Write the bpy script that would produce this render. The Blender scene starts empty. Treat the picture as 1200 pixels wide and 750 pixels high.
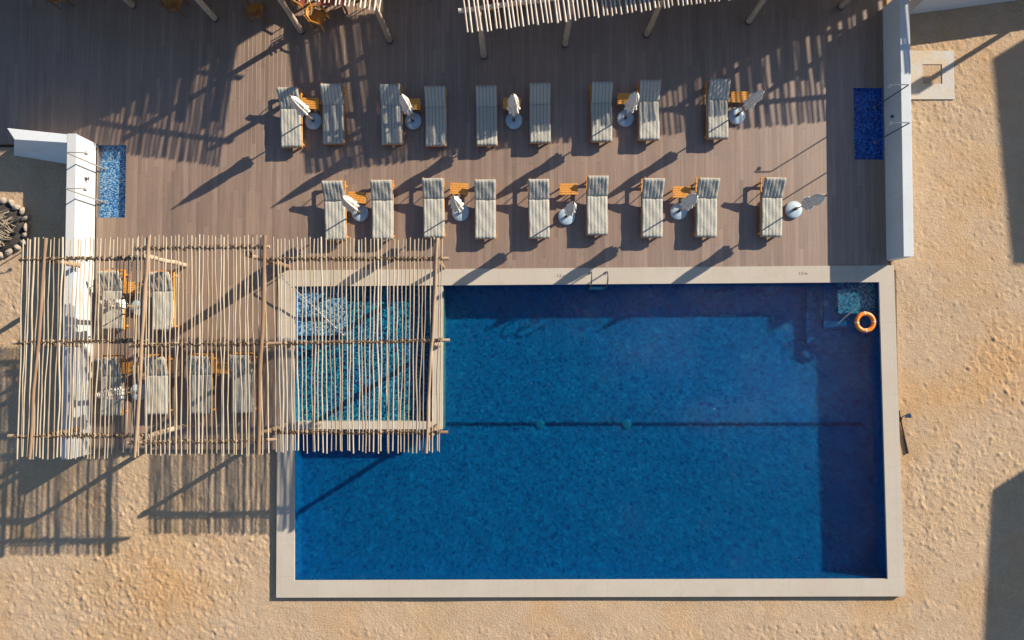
import bpy, math, random
import numpy as np
from mathutils import Vector, Matrix, Quaternion

rnd = random.Random(11)
sc = bpy.context.scene
col = sc.collection
PI = math.pi

# ------------------------------------------------------------------ camera
CAM_H = 24.0
FOC = 840.0                       # focal length in pixels of the 1200 px wide photograph
TILT = math.radians(2.0)
cam_d = bpy.data.cameras.new('camera')
cam_d.sensor_width = 36.0
cam_d.lens = FOC / 1200 * 36.0
cam_d.clip_end = 3000
cam = bpy.data.objects.new('camera', cam_d)
col.objects.link(cam)
cam.location = (0, 0, CAM_H)
cam.rotation_euler = (TILT, 0, 0)
sc.camera = cam


def P(u, v, z=0.0):
    """photo position of a point standing z metres over the deck -> world point"""
    x, y = (u - 600) / FOC, -(v - 375) / FOC
    c, s = math.cos(TILT), math.sin(TILT)
    dy, dz = y * c + s, y * s - c
    t = (z - CAM_H) / dz
    return Vector((x * t, dy * t, z))


# shadow of a point at height h falls at (x - 1.83 h, y - 1.14 h)
SUN = Vector((1.83, 1.14, 1.0))


def above(u, v, h):
    """point at height h whose shadow falls on the deck at photo position u, v"""
    return P(u, v, 0) + SUN * h


# ------------------------------------------------------------------ helpers
class MB:
    def __init__(s):
        s.v, s.f, s.sm = [], [], []

    def add(s, verts, faces, smooth=False):
        n = len(s.v)
        s.v += [tuple(p) for p in verts]
        s.f += [tuple(i + n for i in f) for f in faces]
        s.sm += [smooth] * len(faces)
        return s

    def box(s, x0, x1, y0, y1, z0, z1, M=None):
        v = [Vector(p) for p in ((x0, y0, z0), (x1, y0, z0), (x1, y1, z0), (x0, y1, z0),
                                 (x0, y0, z1), (x1, y0, z1), (x1, y1, z1), (x0, y1, z1))]
        if M is not None:
            v = [M @ p for p in v]
        return s.add(v, [(0, 3, 2, 1), (4, 5, 6, 7), (0, 1, 5, 4), (1, 2, 6, 5), (2, 3, 7, 6), (3, 0, 4, 7)])

    def hexa(s, b, t):
        """b: four bottom points, t: four top points, both counter clockwise"""
        return s.add(list(b) + list(t), [(0, 3, 2, 1), (4, 5, 6, 7), (0, 1, 5, 4), (1, 2, 6, 5), (2, 3, 7, 6), (3, 0, 4, 7)])

    def prism(s, poly, z0, z1):
        n = len(poly)
        v = [(p[0], p[1], z0) for p in poly] + [(p[0], p[1], z1) for p in poly]
        f = [tuple(range(n))[::-1], tuple(range(n, 2 * n))]
        f += [(i, (i + 1) % n, n + (i + 1) % n, n + i) for i in range(n)]
        return s.add(v, f)

    def tube(s, pts, rad, n=8, cap=True):
        pts = [Vector(p) for p in pts]
        m = len(pts)
        if not hasattr(rad, '__len__'):
            rad = [rad] * m
        v, f = [], []
        ref = None
        for i in range(m):
            d = (pts[min(i + 1, m - 1)] - pts[max(i - 1, 0)]).normalized()
            if ref is None:
                ref = Vector((0, 0, 1)) if abs(d.z) < .9 else Vector((1, 0, 0))
            a = d.cross(ref).normalized()
            b = a.cross(d).normalized()
            ref = b
            for k in range(n):
                t = 2 * PI * k / n
                v.append(pts[i] + (a * math.cos(t) + b * math.sin(t)) * rad[i])
        for i in range(m - 1):
            for k in range(n):
                k2 = (k + 1) % n
                f.append((i * n + k, i * n + k2, (i + 1) * n + k2, (i + 1) * n + k))
        s.add(v, f, True)
        if cap:
            s.add(v[:n], [tuple(range(n))[::-1]])
            s.add(v[-n:], [tuple(range(n))])
        return s

    def lathe(s, prof, n=24, c=(0, 0), fold=None, smooth=True):
        v, f = [], []
        m = len(prof)
        for i, (r, z) in enumerate(prof):
            for k in range(n):
                t = 2 * PI * k / n
                rr = r * (fold(t, i / (m - 1)) if fold else 1)
                v.append((c[0] + rr * math.cos(t), c[1] + rr * math.sin(t), z))
        for i in range(m - 1):
            for k in range(n):
                k2 = (k + 1) % n
                f.append((i * n + k, i * n + k2, (i + 1) * n + k2, (i + 1) * n + k))
        s.add(v, f, smooth)
        s.add(v[:n], [tuple(range(n))[::-1]])
        s.add(v[-n:], [tuple(range(n))])
        return s

    def blob(s, c, r, seed, n=9, m=6):
        rr = random.Random(seed)
        v, f = [], []
        q = [rr.uniform(.8, 1.15) for _ in range(n * m)]
        rot = Matrix.Rotation(rr.uniform(0, 6), 3, 'Z')
        for i in range(m):
            th = PI * (i + .02) / (m - 1 + .04)
            for k in range(n):
                ph = 2 * PI * k / n
                w = q[i * n + k]
                p = Vector((math.sin(th) * math.cos(ph) * r[0], math.sin(th) * math.sin(ph) * r[1], math.cos(th) * r[2])) * w
                p = rot @ p
                v.append((c[0] + p.x, c[1] + p.y, c[2] + p.z))
        for i in range(m - 1):
            for k in range(n):
                k2 = (k + 1) % n
                f.append((i * n + k, (i + 1) * n + k, (i + 1) * n + k2, i * n + k2))
        return s.add(v, f, True)

    def build(s, name, m, parent=None, loc=None, bevel=0):
        me = bpy.data.meshes.new(name)
        me.from_pydata(s.v, [], s.f)
        me.polygons.foreach_set('use_smooth', s.sm)
        me.materials.append(m)
        me.update()
        o = bpy.data.objects.new(name, me)
        col.objects.link(o)
        if parent is not None:
            o.parent = parent
        if loc is not None:
            o.location = loc
        if bevel:
            b = o.modifiers.new('edge', 'BEVEL')
            b.width = bevel
            b.segments = 2
            b.limit_method = 'ANGLE'
            b.angle_limit = math.radians(40)
        return o


def tag(o, label=None, cat=None, group=None, kind=None):
    if label:
        o['label'] = label
    if cat:
        o['category'] = cat
    if group:
        o['group'] = group
    if kind:
        o['kind'] = kind
    return o


def empty(name, loc=(0, 0, 0), rz=0):
    o = bpy.data.objects.new(name, None)
    o.empty_display_size = .2
    col.objects.link(o)
    o.location = loc
    o.rotation_euler = (0, 0, rz)
    return o


def copy_tree(o, parent=None):
    c = o.copy()
    col.objects.link(c)
    c.parent = parent
    for ch in list(o.children):
        copy_tree(ch, c)
    return c


# ------------------------------------------------------------------ materials
def new_mat(name):
    m = bpy.data.materials.new(name)
    m.use_nodes = True
    nt = m.node_tree
    nt.nodes.clear()
    out = nt.nodes.new('ShaderNodeOutputMaterial')
    b = nt.nodes.new('ShaderNodeBsdfPrincipled')
    nt.links.new(b.outputs[0], out.inputs[0])
    b.inputs['Specular IOR Level'].default_value = .3
    return m, nt, b


def N(nt, kind, **kw):
    n = nt.nodes.new(kind)
    for k, v in kw.items():
        if k.startswith('_'):
            setattr(n, k[1:], v)
        else:
            n.inputs[k].default_value = v
    return n


def objvec(nt, scale=(1, 1, 1), rot=(0, 0, 0)):
    tc = nt.nodes.new('ShaderNodeTexCoord')
    mp = nt.nodes.new('ShaderNodeMapping')
    mp.inputs['Scale'].default_value = scale
    mp.inputs['Rotation'].default_value = rot
    nt.links.new(tc.outputs['Object'], mp.inputs[0])
    return mp.outputs[0]


def ramp(nt, fac, stops, mode='LINEAR'):
    r = nt.nodes.new('ShaderNodeValToRGB')
    r.color_ramp.interpolation = mode
    e = r.color_ramp.elements
    while len(e) < len(stops):
        e.new(.5)
    for i, (p, c) in enumerate(stops):
        e[i].position = p
        e[i].color = (*c, 1) if len(c) == 3 else c
    nt.links.new(fac, r.inputs[0])
    return r.outputs[0]


def mixc(nt, fac, a, b, mode='MIX'):
    m = nt.nodes.new('ShaderNodeMix')
    m.data_type = 'RGBA'
    m.blend_type = mode
    for sock, val in ((m.inputs[0], fac), (m.inputs[6], a), (m.inputs[7], b)):
        if isinstance(val, (int, float)):
            sock.default_value = val
        elif isinstance(val, (tuple, list)):
            sock.default_value = (*val, 1) if len(val) == 3 else val
        else:
            nt.links.new(val, sock)
    return m.outputs[2]


def math_(nt, op, a, b=None, c=None):
    m = nt.nodes.new('ShaderNodeMath')
    m.operation = op
    for i, val in enumerate((a, b, c)):
        if val is None:
            continue
        if isinstance(val, (int, float)):
            m.inputs[i].default_value = val
        else:
            nt.links.new(val, m.inputs[i])
    return m.outputs[0]


def noise(nt, vec, scale, detail=4, rough=.55, out='Fac'):
    n = N(nt, 'ShaderNodeTexNoise', Scale=scale, Detail=detail, Roughness=rough)
    nt.links.new(vec, n.inputs['Vector'])
    return n.outputs[out]


def bump(nt, b, h, strength=.3, dist=.02):
    bp = N(nt, 'ShaderNodeBump', Strength=strength, Distance=dist)
    nt.links.new(h, bp.inputs['Height'])
    nt.links.new(bp.outputs[0], b.inputs['Normal'])


def simple(name, c, rough=.7, var=.25, scale=6, stretch=(1, 1, 1), metal=0, bstr=.15, bdist=.01, spec=.3):
    """one base colour, uneven in value, with a fine bump"""
    m, nt, b = new_mat(name)
    vec = objvec(nt, stretch)
    n = noise(nt, vec, scale, 5, .6)
    lo = tuple(max(0, x * (1 - var)) for x in c)
    hi = tuple(min(1, x * (1 + var)) for x in c)
    nt.links.new(ramp(nt, n, [(.3, lo), (.7, hi)]), b.inputs['Base Color'])
    b.inputs['Roughness'].default_value = rough
    b.inputs['Metallic'].default_value = metal
    b.inputs['Specular IOR Level'].default_value = spec
    if bstr:
        bump(nt, b, noise(nt, vec, scale * 5, 4), bstr, bdist)
    return m


def plaster(name, c):
    """painted plaster with faint runs, patches and dust"""
    m, nt, b = new_mat(name)
    vec = objvec(nt)
    runs = noise(nt, objvec(nt, (5, 5, .7)), 1.4, 5, .65)
    pat = noise(nt, vec, .8, 5, .6)
    fine = noise(nt, vec, 16, 4, .6)
    col_ = mixc(nt, ramp(nt, pat, [(.35, (0, 0, 0)), (.75, (.7, .7, .7))]), c, tuple(x * k for x, k in zip(c, (.90, .87, .82))))
    col_ = mixc(nt, ramp(nt, runs, [(.55, (0, 0, 0)), (.75, (.45, .45, .45))]), col_, tuple(x * k for x, k in zip(c, (.78, .74, .68))))
    nt.links.new(col_, b.inputs['Base Color'])
    b.inputs['Roughness'].default_value = .88
    bump(nt, b, math_(nt, 'ADD', fine, pat), .3, .012)
    return m


M = {}
M['teak'] = simple('teak_wood', (.60, .26, .05), .5, .28, 5, (6, 1, 6))
M['dark_wood'] = simple('brown_wood', (.2, .075, .025), .55, .3, 6, (5, 1, 5))
M['white_plaster'] = plaster('white_plaster', (.55, .56, .56))
M['grey_plaster'] = plaster('pale_grey_plaster', (.66, .68, .69))
M['shade_plaster'] = plaster('shaded_plaster', (.55, .58, .59))  # white plaster again, its colour toned for the wall's shaded face
M['concrete'] = simple('pale_concrete', (.46, .44, .41), .9, .18, 1.6, bstr=.3, bdist=.008)
M['steel'] = simple('steel', (.45, .45, .44), .3, .1, 9, metal=.9, bstr=0)
M['dark_steel'] = simple('dark_steel', (.10, .095, .09), .45, .2, 9, metal=.4, bstr=0)
M['pipe_grey'] = simple('grey_pipe', (.30, .28, .26), .5, .1, 9, bstr=0)
M['rope'] = simple('old_rope', (.10, .065, .04), .9, .35, 30, bstr=.4)
M['canvas'] = simple('cream_canvas', (.65, .60, .53), .9, .12, 9, bstr=.3, bdist=.01)
M['base_disc'] = simple('sky_tinted_disc', (.40, .50, .55), .3, .14, 7, bstr=.2, bdist=.004, spec=.6)  # blue of the reflected sky is put into the disc colour
M['pole_wood'] = simple('umbrella_pole_wood', (.36, .22, .10), .5, .2, 8, (6, 6, 1))
M['stone'] = simple('fieldstone', (.33, .27, .215), .9, .28, 5, bstr=.5, bdist=.03)
M['twig'] = simple('dry_twigs', (.34, .275, .20), .9, .4, 8, bstr=.4)
M['ash'] = simple('ash_and_char', (.045, .04, .037), 1, .5, 9, bstr=.6, bdist=.03)
M['thatch'] = simple('thatch', (.22, .17, .10), 1, .4, 9, (1, 6, 1), bstr=.6, bdist=.05)
M['mat'] = simple('reed_mat', (.30, .17, .09), .95, .35, 14, (6, 1, 1), bstr=.6, bdist=.02)
M['cushion_red'] = simple('rust_red_fabric', (.30, .075, .045), .95, .2, 9, bstr=.2)
M['ring_orange'] = simple('orange_vinyl', (.80, .22, .015), .4, .06, 4, bstr=.05, spec=.5)
M['ring_white'] = simple('white_tape', (.75, .75, .72), .5, .05, 4, bstr=0)
M['ink'] = simple('dark_ink', (.10, .085, .07), .8, .2, 9, bstr=0)
M['lamp_grey'] = simple('blue_grey_metal', (.16, .22, .27), .45, .25, 9, metal=.3, bstr=0)
M['hose'] = simple('dark_brown_rubber', (.045, .028, .02), .5, .3, 9, bstr=0)


def log_mat(name, c1, c2, c3):
    m, nt, b = new_mat(name)
    oi = nt.nodes.new('ShaderNodeObjectInfo')
    vec = objvec(nt, (6, .6, 6))
    n1 = noise(nt, vec, 3.0, 5, .65)
    base = ramp(nt, oi.outputs['Random'], [(0, c1), (.55, c2), (1, c3)])
    dark = mixc(nt, .55, base, (.13, .07, .035), 'MULTIPLY')
    c = mixc(nt, ramp(nt, n1, [(.45, (0, 0, 0)), (.72, (1, 1, 1))]), base, mixc(nt, .6, base, (.5, .36, .24), 'MULTIPLY'))
    nt.links.new(c, b.inputs['Base Color'])
    b.inputs['Roughness'].default_value = .8
    bump(nt, b, n1, .5, .01)
    return m


M['stick'] = log_mat('peeled_sticks', (.46, .395, .295), (.385, .315, .225), (.28, .215, .145))
M['log'] = log_mat('peeled_logs', (.48, .38, .28), (.38, .27, .18), (.22, .135, .08))
M['white_stick'] = log_mat('bleached_sticks', (.68, .60, .50), (.62, .54, .45), (.55, .46, .37))


def deck_mat():
    m, nt, b = new_mat('weathered_deck_boards')
    tc = nt.nodes.new('ShaderNodeTexCoord')
    sp = nt.nodes.new('ShaderNodeSeparateXYZ')
    nt.links.new(tc.outputs['Object'], sp.inputs[0])
    BW, BL = .142, 3.1
    row = math_(nt, 'FLOOR', math_(nt, 'DIVIDE', sp.outputs['X'], BW))
    fx = math_(nt, 'FRACT', math_(nt, 'ADD', math_(nt, 'DIVIDE', sp.outputs['X'], BW), 400.0))
    w1 = nt.nodes.new('ShaderNodeTexWhiteNoise')
    w1.noise_dimensions = '1D'
    nt.links.new(row, w1.inputs['W'])
    yy = math_(nt, 'ADD', math_(nt, 'DIVIDE', sp.outputs['Y'], BL), math_(nt, 'MULTIPLY', w1.outputs['Value'], 7.0))
    fy = math_(nt, 'FRACT', math_(nt, 'ADD', yy, 100.0))
    seg = math_(nt, 'FLOOR', yy)
    cb2 = nt.nodes.new('ShaderNodeCombineXYZ')
    nt.links.new(row, cb2.inputs['X'])
    nt.links.new(seg, cb2.inputs['Y'])
    w2 = nt.nodes.new('ShaderNodeTexWhiteNoise')
    w2.noise_dimensions = '2D'
    nt.links.new(cb2.outputs[0], w2.inputs['Vector'])
    board = ramp(nt, w2.outputs['Value'], [(0, DECK0), (.25, DECK1), (.8, DECK2), (1, DECK3)])
    gap = math_(nt, 'MAXIMUM', math_(nt, 'LESS_THAN', fx, .045), math_(nt, 'LESS_THAN', fy, .0045))
    boardc = mixc(nt, math_(nt, 'MULTIPLY', gap, .5), board, (.035, .027, .024))
    gmp = nt.nodes.new('ShaderNodeMapping')
    gmp.inputs['Scale'].default_value = (14, .55, 1)
    nt.links.new(tc.outputs['Object'], gmp.inputs[0])
    grain = noise(nt, gmp.outputs[0], 1.6, 6, .65)
    big = noise(nt, tc.outputs['Object'], .35, 4, .6)
    c = mixc(nt, .75, boardc, ramp(nt, grain, [(.25, (.62, .6, .58)), (.7, (1.0, 1.0, 1.0))]), 'MULTIPLY')
    c = mixc(nt, .8, c, ramp(nt, big, [(.3, (.80, .80, .82)), (.7, (1.0, .98, .95))]), 'MULTIPLY')
    # worn, paler boards here and there
    gm2 = nt.nodes.new('ShaderNodeMapping')
    gm2.inputs['Scale'].default_value = (7.04, .22, 1)
    nt.links.new(tc.outputs['Object'], gm2.inputs[0])
    streak = noise(nt, gm2.outputs[0], 1.0, 2, .5)
    c = mixc(nt, ramp(nt, streak, [(.58, (0, 0, 0)), (.75, (.35, .35, .35))]), c, (.37, .275, .215))
    nt.links.new(c, b.inputs['Base Color'])
    b.inputs['Roughness'].default_value = .42
    b.inputs['Specular IOR Level'].default_value = 1.0
    h = math_(nt, 'ADD', math_(nt, 'MULTIPLY', gap, -1.0), math_(nt, 'MULTIPLY', grain, .25))
    bump(nt, b, h, .5, .012)
    return m


DECK0, DECK1, DECK2, DECK3 = (.235, .160, .110), (.272, .186, .130), (.30, .204, .144), (.34, .234, .168)
M['deck'] = deck_mat()


def mosaic(name, size, cols, rough=.25, sat=1.0, big=.35):
    """glazed mosaic: every little tile has its own blue"""
    m, nt, b = new_mat(name)
    tc = nt.nodes.new('ShaderNodeTexCoord')
    mp = nt.nodes.new('ShaderNodeMapping')
    mp.inputs['Location'].default_value = (.0131, .0173, .0117)
    nt.links.new(tc.outputs['Object'], mp.inputs[0])
    warp = noise(nt, mp.outputs[0], 2.2, 3, .5, 'Color')
    wv = N(nt, 'ShaderNodeVectorMath', _operation='MULTIPLY_ADD')
    nt.links.new(warp, wv.inputs[0])
    wv.inputs[1].default_value = (.05, .05, .0)
    nt.links.new(mp.outputs[0], wv.inputs[2])
    sn = N(nt, 'ShaderNodeVectorMath', _operation='SNAP')
    nt.links.new(wv.outputs[0], sn.inputs[0])
    sn.inputs[1].default_value = (size, size, size)
    wn = nt.nodes.new('ShaderNodeTexWhiteNoise')
    nt.links.new(sn.outputs[0], wn.inputs['Vector'])
    lf = noise(nt, mp.outputs[0], 1.1, 3, .6)
    f = math_(nt, 'ADD', wn.outputs['Value'], math_(nt, 'MULTIPLY', math_(nt, 'SUBTRACT', lf, .5), big))
    c = ramp(nt, f, cols, 'CONSTANT')
    nt.links.new(c, b.inputs['Base Color'])
    b.inputs['Roughness'].default_value = rough
    return m


M['tile_deep'] = mosaic('deep_blue_mosaic', .06, [(0, (.003, .10, .29)), (.14, (.005, .185, .45)), (.45, (.006, .23, .53)), (.8, (.008, .27, .59)), (.95, (.02, .36, .68))])
M['tile_shallow'] = mosaic('turquoise_mosaic', .048, [(0, (.003, .022, .08)), (.28, (.006, .10, .22)), (.5, (.009, .19, .31)), (.76, (.02, .27, .37)), (.94, (.16, .40, .46))])
M['tile_step'] = mosaic('pale_step_mosaic', .048, [(0, (.02, .05, .17)), (.26, (.06, .20, .40)), (.5, (.2, .38, .54)), (.74, (.50, .60, .66))])
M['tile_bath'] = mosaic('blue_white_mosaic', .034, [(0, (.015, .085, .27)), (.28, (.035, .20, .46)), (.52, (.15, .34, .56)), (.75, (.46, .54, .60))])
M['tile_bath_shade'] = mosaic('shaded_bath_mosaic', .045, [(0, (.006, .04, .22)), (.3, (.012, .10, .45)), (.6, (.03, .17, .58)), (.85, (.08, .28, .68))])  # darker copy of the bath mosaic, the wall's shade put into its colour
M['dark_line'] = mosaic('navy_floor_line', .06, [(0, (.004, .035, .11)), (.5, (.005, .05, .15)), (.8, (.006, .08, .21))])
M['drain'] = simple('green_drain_plastic', (.012, .24, .40), .5, .3, 7, bstr=0)


def water_mat(name, tint, wave=1.0, part=.5):
    m = bpy.data.materials.new(name)
    m.use_nodes = True
    nt = m.node_tree
    nt.nodes.clear()
    out = nt.nodes.new('ShaderNodeOutputMaterial')
    tr = nt.nodes.new('ShaderNodeBsdfTransparent')
    tr.inputs[0].default_value = (*tint, 1)
    gl = nt.nodes.new('ShaderNodeBsdfGlossy')
    gl.inputs['Roughness'].default_value = .04
    tc = nt.nodes.new('ShaderNodeTexCoord')
    n1 = noise(nt, tc.outputs['Object'], 4.5, 3, .6)
    n2 = noise(nt, tc.outputs['Object'], 14, 3, .7)
    pk = math_(nt, 'MULTIPLY', math_(nt, 'POWER', noise(nt, tc.outputs['Object'], 6.5, 2, .5), 26.0), 500.0)
    h = math_(nt, 'ADD', math_(nt, 'ADD', n1, math_(nt, 'MULTIPLY', n2, .25)), pk)
    bp = N(nt, 'ShaderNodeBump', Strength=.7 * wave, Distance=.14)
    nt.links.new(h, bp.inputs['Height'])
    nt.links.new(bp.outputs[0], gl.inputs['Normal'])
    geo = nt.nodes.new('ShaderNodeNewGeometry')
    dt = N(nt, 'ShaderNodeVectorMath', _operation='DOT_PRODUCT')
    nt.links.new(geo.outputs['Incoming'], dt.inputs[0])
    nt.links.new(bp.outputs[0], dt.inputs[1])
    inv_ = math_(nt, 'SUBTRACT', 1.0, math_(nt, 'MINIMUM', math_(nt, 'ABSOLUTE', dt.outputs['Value']), 1.0))
    fres = math_(nt, 'ADD', .02, math_(nt, 'MULTIPLY', math_(nt, 'POWER', inv_, 5.0), .98))
    rf = nt.nodes.new('ShaderNodeBsdfRefraction')
    rf.inputs['Color'].default_value = (*tint, 1)
    rf.inputs['IOR'].default_value = 1.16
    rf.inputs['Roughness'].default_value = .15
    nt.links.new(bp.outputs[0], rf.inputs['Normal'])
    body = nt.nodes.new('ShaderNodeMixShader')
    body.inputs[0].default_value = part
    nt.links.new(tr.outputs[0], body.inputs[1])
    nt.links.new(rf.outputs[0], body.inputs[2])
    mx = nt.nodes.new('ShaderNodeMixShader')
    nt.links.new(fres, mx.inputs[0])
    nt.links.new(body.outputs[0], mx.inputs[1])
    nt.links.new(gl.outputs[0], mx.inputs[2])
    nt.links.new(mx.outputs[0], out.inputs[0])
    return m


M['water'] = water_mat('pool_water', (.42, .90, .97), 1.0, .66)
M['shallow_water'] = water_mat('shallow_water', (.78, .95, .98), .7, .3)
M['bath_water'] = water_mat('foot_bath_water', (.86, .96, .99), .4, .25)


def coping_mat():
    m, nt, b = new_mat('cream_coping_stone')
    vec = objvec(nt)
    n = noise(nt, vec, 1.1, 5, .65)
    f = noise(nt, vec, 22, 3, .6)
    c = ramp(nt, n, [(.3, (.43, .37, .295)), (.7, (.49, .43, .355))])
    c = mixc(nt, .5, c, ramp(nt, f, [(.3, (.86, .86, .86)), (.7, (1, 1, 1))]), 'MULTIPLY')
    tc = nt.nodes.new('ShaderNodeTexCoord')
    sp = nt.nodes.new('ShaderNodeSeparateXYZ')
    nt.links.new(tc.outputs['Object'], sp.inputs[0])
    j = None
    for ax in 'XY':
        fr = math_(nt, 'FRACT', math_(nt, 'ADD', math_(nt, 'MULTIPLY', sp.outputs[ax], 1 / 1.2), 50.37))
        jj = math_(nt, 'LESS_THAN', fr, .009)
        j = jj if j is None else math_(nt, 'MAXIMUM', j, jj)
    st = noise(nt, vec, .55, 6, .7)
    c = mixc(nt, ramp(nt, st, [(.52, (0, 0, 0)), (.7, (.55, .55, .55))]), c, (.37, .30, .21))
    c = mixc(nt, math_(nt, 'MULTIPLY', j, .3), c, (.22, .18, .135))
    nt.links.new(c, b.inputs['Base Color'])
    b.inputs['Roughness'].default_value = .75
    bump(nt, b, f, .15, .01)
    return m


M['coping'] = coping_mat()


def pad_mat():
    m, nt, b = new_mat('sandy_concrete')
    vec = objvec(nt)
    n1 = noise(nt, vec, 1.3, 5, .65)
    n2 = noise(nt, vec, 9, 4, .6)
    c = mixc(nt, ramp(nt, n1, [(.38, (0, 0, 0)), (.62, (1, 1, 1))]), (.50, .49, .46), (.54, .43, .30))
    c = mixc(nt, .6, c, ramp(nt, n2, [(.3, (.82, .82, .82)), (.7, (1, 1, 1))]), 'MULTIPLY')
    nt.links.new(c, b.inputs['Base Color'])
    b.inputs['Roughness'].default_value = .9
    bump(nt, b, n2, .3, .02)
    return m


M['pad'] = pad_mat()


def sand_mat():
    m, nt, b = new_mat('desert_sand')
    vec = objvec(nt)
    n1 = noise(nt, vec, .22, 5, .6)
    n2 = noise(nt, vec, 1.7, 5, .6)
    n3 = noise(nt, vec, 17, 4, .65)
    n4 = noise(nt, vec, 60, 2, .6)
    c = ramp(nt, n1, [(.32, SAND1), (.5, SAND2), (.68, SAND3)])
    # two patches of freshly turned, more orange soil
    for (u, v, rad) in ((185, 680, 3.0), (1178, 425, 1.9)):
        q_ = P(u, v, -.14)
        dn = N(nt, 'ShaderNodeVectorMath', _operation='DISTANCE')
        nt.links.new(vec, dn.inputs[0])
        dn.inputs[1].default_value = tuple(q_)
        e_ = math_(nt, 'ADD', math_(nt, 'DIVIDE', dn.outputs['Value'], rad), math_(nt, 'MULTIPLY', math_(nt, 'SUBTRACT', n2, .5), 1.6))
        c = mixc(nt, ramp(nt, e_, [(.15, (.42, .42, .42)), (1.0, (0, 0, 0))]), c, (.50, .285, .115))
    c = mixc(nt, .7, c, ramp(nt, n2, [(.3, (.86, .83, .80)), (.7, (1.04, 1.03, 1.0))]), 'MULTIPLY')
    c = mixc(nt, .6, c, ramp(nt, n3, [(.3, (.72, .69, .66)), (.6, (1.02, 1.02, 1.02))]), 'MULTIPLY')
    nt.links.new(c, b.inputs['Base Color'])
    b.inputs['Roughness'].default_value = .95
    b.inputs['Specular IOR Level'].default_value = .1
    h = math_(nt, 'ADD', n3, math_(nt, 'MULTIPLY', n4, .2))
    bump(nt, b, h, .6, .04)
    return m


SAND1, SAND2, SAND3 = (.482, .345, .21), (.475, .35, .235), (.49, .315, .165)
M['sand'] = sand_mat()


def cushion_mat():
    m, nt, b = new_mat('striped_cushion_fabric')
    tc = nt.nodes.new('ShaderNodeTexCoord')
    sp = nt.nodes.new('ShaderNodeSeparateXYZ')
    nt.links.new(tc.outputs['Object'], sp.inputs[0])
    wob = noise(nt, tc.outputs['Object'], 2.3, 3, .6)
    oi = nt.nodes.new('ShaderNodeObjectInfo')
    x = math_(nt, 'ADD', sp.outputs['X'], math_(nt, 'MULTIPLY', math_(nt, 'SUBTRACT', wob, .5), .03))
    fr = math_(nt, 'FRACT', math_(nt, 'ADD', math_(nt, 'MULTIPLY', x, 6 / .69), 10.0))
    dist = math_(nt, 'ABSOLUTE', math_(nt, 'SUBTRACT', fr, .5))
    wide = ramp(nt, dist, [(.0, (0, 0, 0)), (.41, (0, 0, 0)), (.455, (1, 1, 1))])
    thin = ramp(nt, math_(nt, 'ABSOLUTE', math_(nt, 'SUBTRACT', dist, .22)), [(.0, (.6, .6, .6)), (.045, (.6, .6, .6)), (.06, (0, 0, 0))])
    fade = ramp(nt, oi.outputs['Random'], [(0, (.40, .38, .315)), (1, (.455, .43, .36))])
    c = mixc(nt, wide, fade, (.155, .155, .145))
    c = mixc(nt, thin, c, (.34, .345, .33))
    fz = noise(nt, tc.outputs['Object'], 45, 3, .6)
    c = mixc(nt, .5, c, ramp(nt, fz, [(.3, (.85, .85, .85)), (.7, (1, 1, 1))]), 'MULTIPLY')
    nt.links.new(c, b.inputs['Base Color'])
    b.inputs['Roughness'].default_value = .95
    h = noise(nt, tc.outputs['Object'], 7, 5, .65)
    bump(nt, b, h, .55, .04)
    return m


M['cushion'] = cushion_mat()

# ------------------------------------------------------------------ world and sun
EXPO, SKY, SUNE = .94, .08, 4.75
elev = math.atan2(1, math.hypot(1.83, 1.14))
azim = math.atan2(1.83, 1.14)
w = bpy.data.worlds.new('World')
sc.world = w
w.use_nodes = True
nt = w.node_tree
bg = nt.nodes['Background']
sky = nt.nodes.new('ShaderNodeTexSky')
sky.sky_type = 'NISHITA'
sky.sun_disc = False
sky.sun_elevation = elev
sky.sun_rotation = azim
sky.dust_density = .7
sky.ozone_density = 3.2
nt.links.new(sky.outputs[0], bg.inputs[0])
bg.inputs[1].default_value = SKY
sun_d = bpy.data.lights.new('sun', 'SUN')
sun_d.energy = SUNE
sun_d.angle = math.radians(.5)
sun_d.color = (1.0, .89, .73)
sun = bpy.data.objects.new('sun', sun_d)
col.objects.link(sun)
sun.rotation_euler = (-SUN).to_track_quat('-Z', 'Y').to_euler()
sun.location = (40, 25, 30)
sc.view_settings.view_transform = 'Standard'
sc.view_settings.look = 'None'
sc.view_settings.exposure = EXPO
sc.view_settings.gamma = 1.0
sc.view_settings.use_curve_mapping = False
sc.cycles.max_bounces = 8
sc.cycles.transparent_max_bounces = 12
sc.cycles.sample_clamp_indirect = 4
sc.cycles.caustics_reflective = False
sc.cycles.caustics_refractive = False

# ------------------------------------------------------------------ the setting
Z_SAND = -.14
# pool outlines
ci = [P(345, 335), P(1030.5, 330), P(1040.5, 679), P(344.5, 681)]      # inner edge of the coping (nw ne se sw)
co = [P(326, 317), P(1047, 311), P(1060, 698.5), P(324, 700)]          # outer edge


def inset(p, cx, cy, d):
    return Vector((p.x + d * (1 if cx > p.x else -1), p.y + d * (1 if cy > p.y else -1), 0))


DZ = -.95
WZ = -.09
CZ = .03
# sand: one sheet, dense near the deck, reaching the horizon
def axis(lo, hi, step, far):
    a = list(np.arange(lo, hi + 1e-6, step))
    k, d = 0, step
    left, right = [lo], [hi]
    while left[-1] > -far:
        d *= 1.35
        left.append(left[-1] - d)
        right.append(right[-1] + d)
    return np.array(left[:0:-1] + a + right[1:])


gx = axis(-18.4, 18.4, .038, 900)
gy = axis(-12.0, 12.6, .038, 900)
X, Y = np.meshgrid(gx, gy, indexing='ij')


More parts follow.
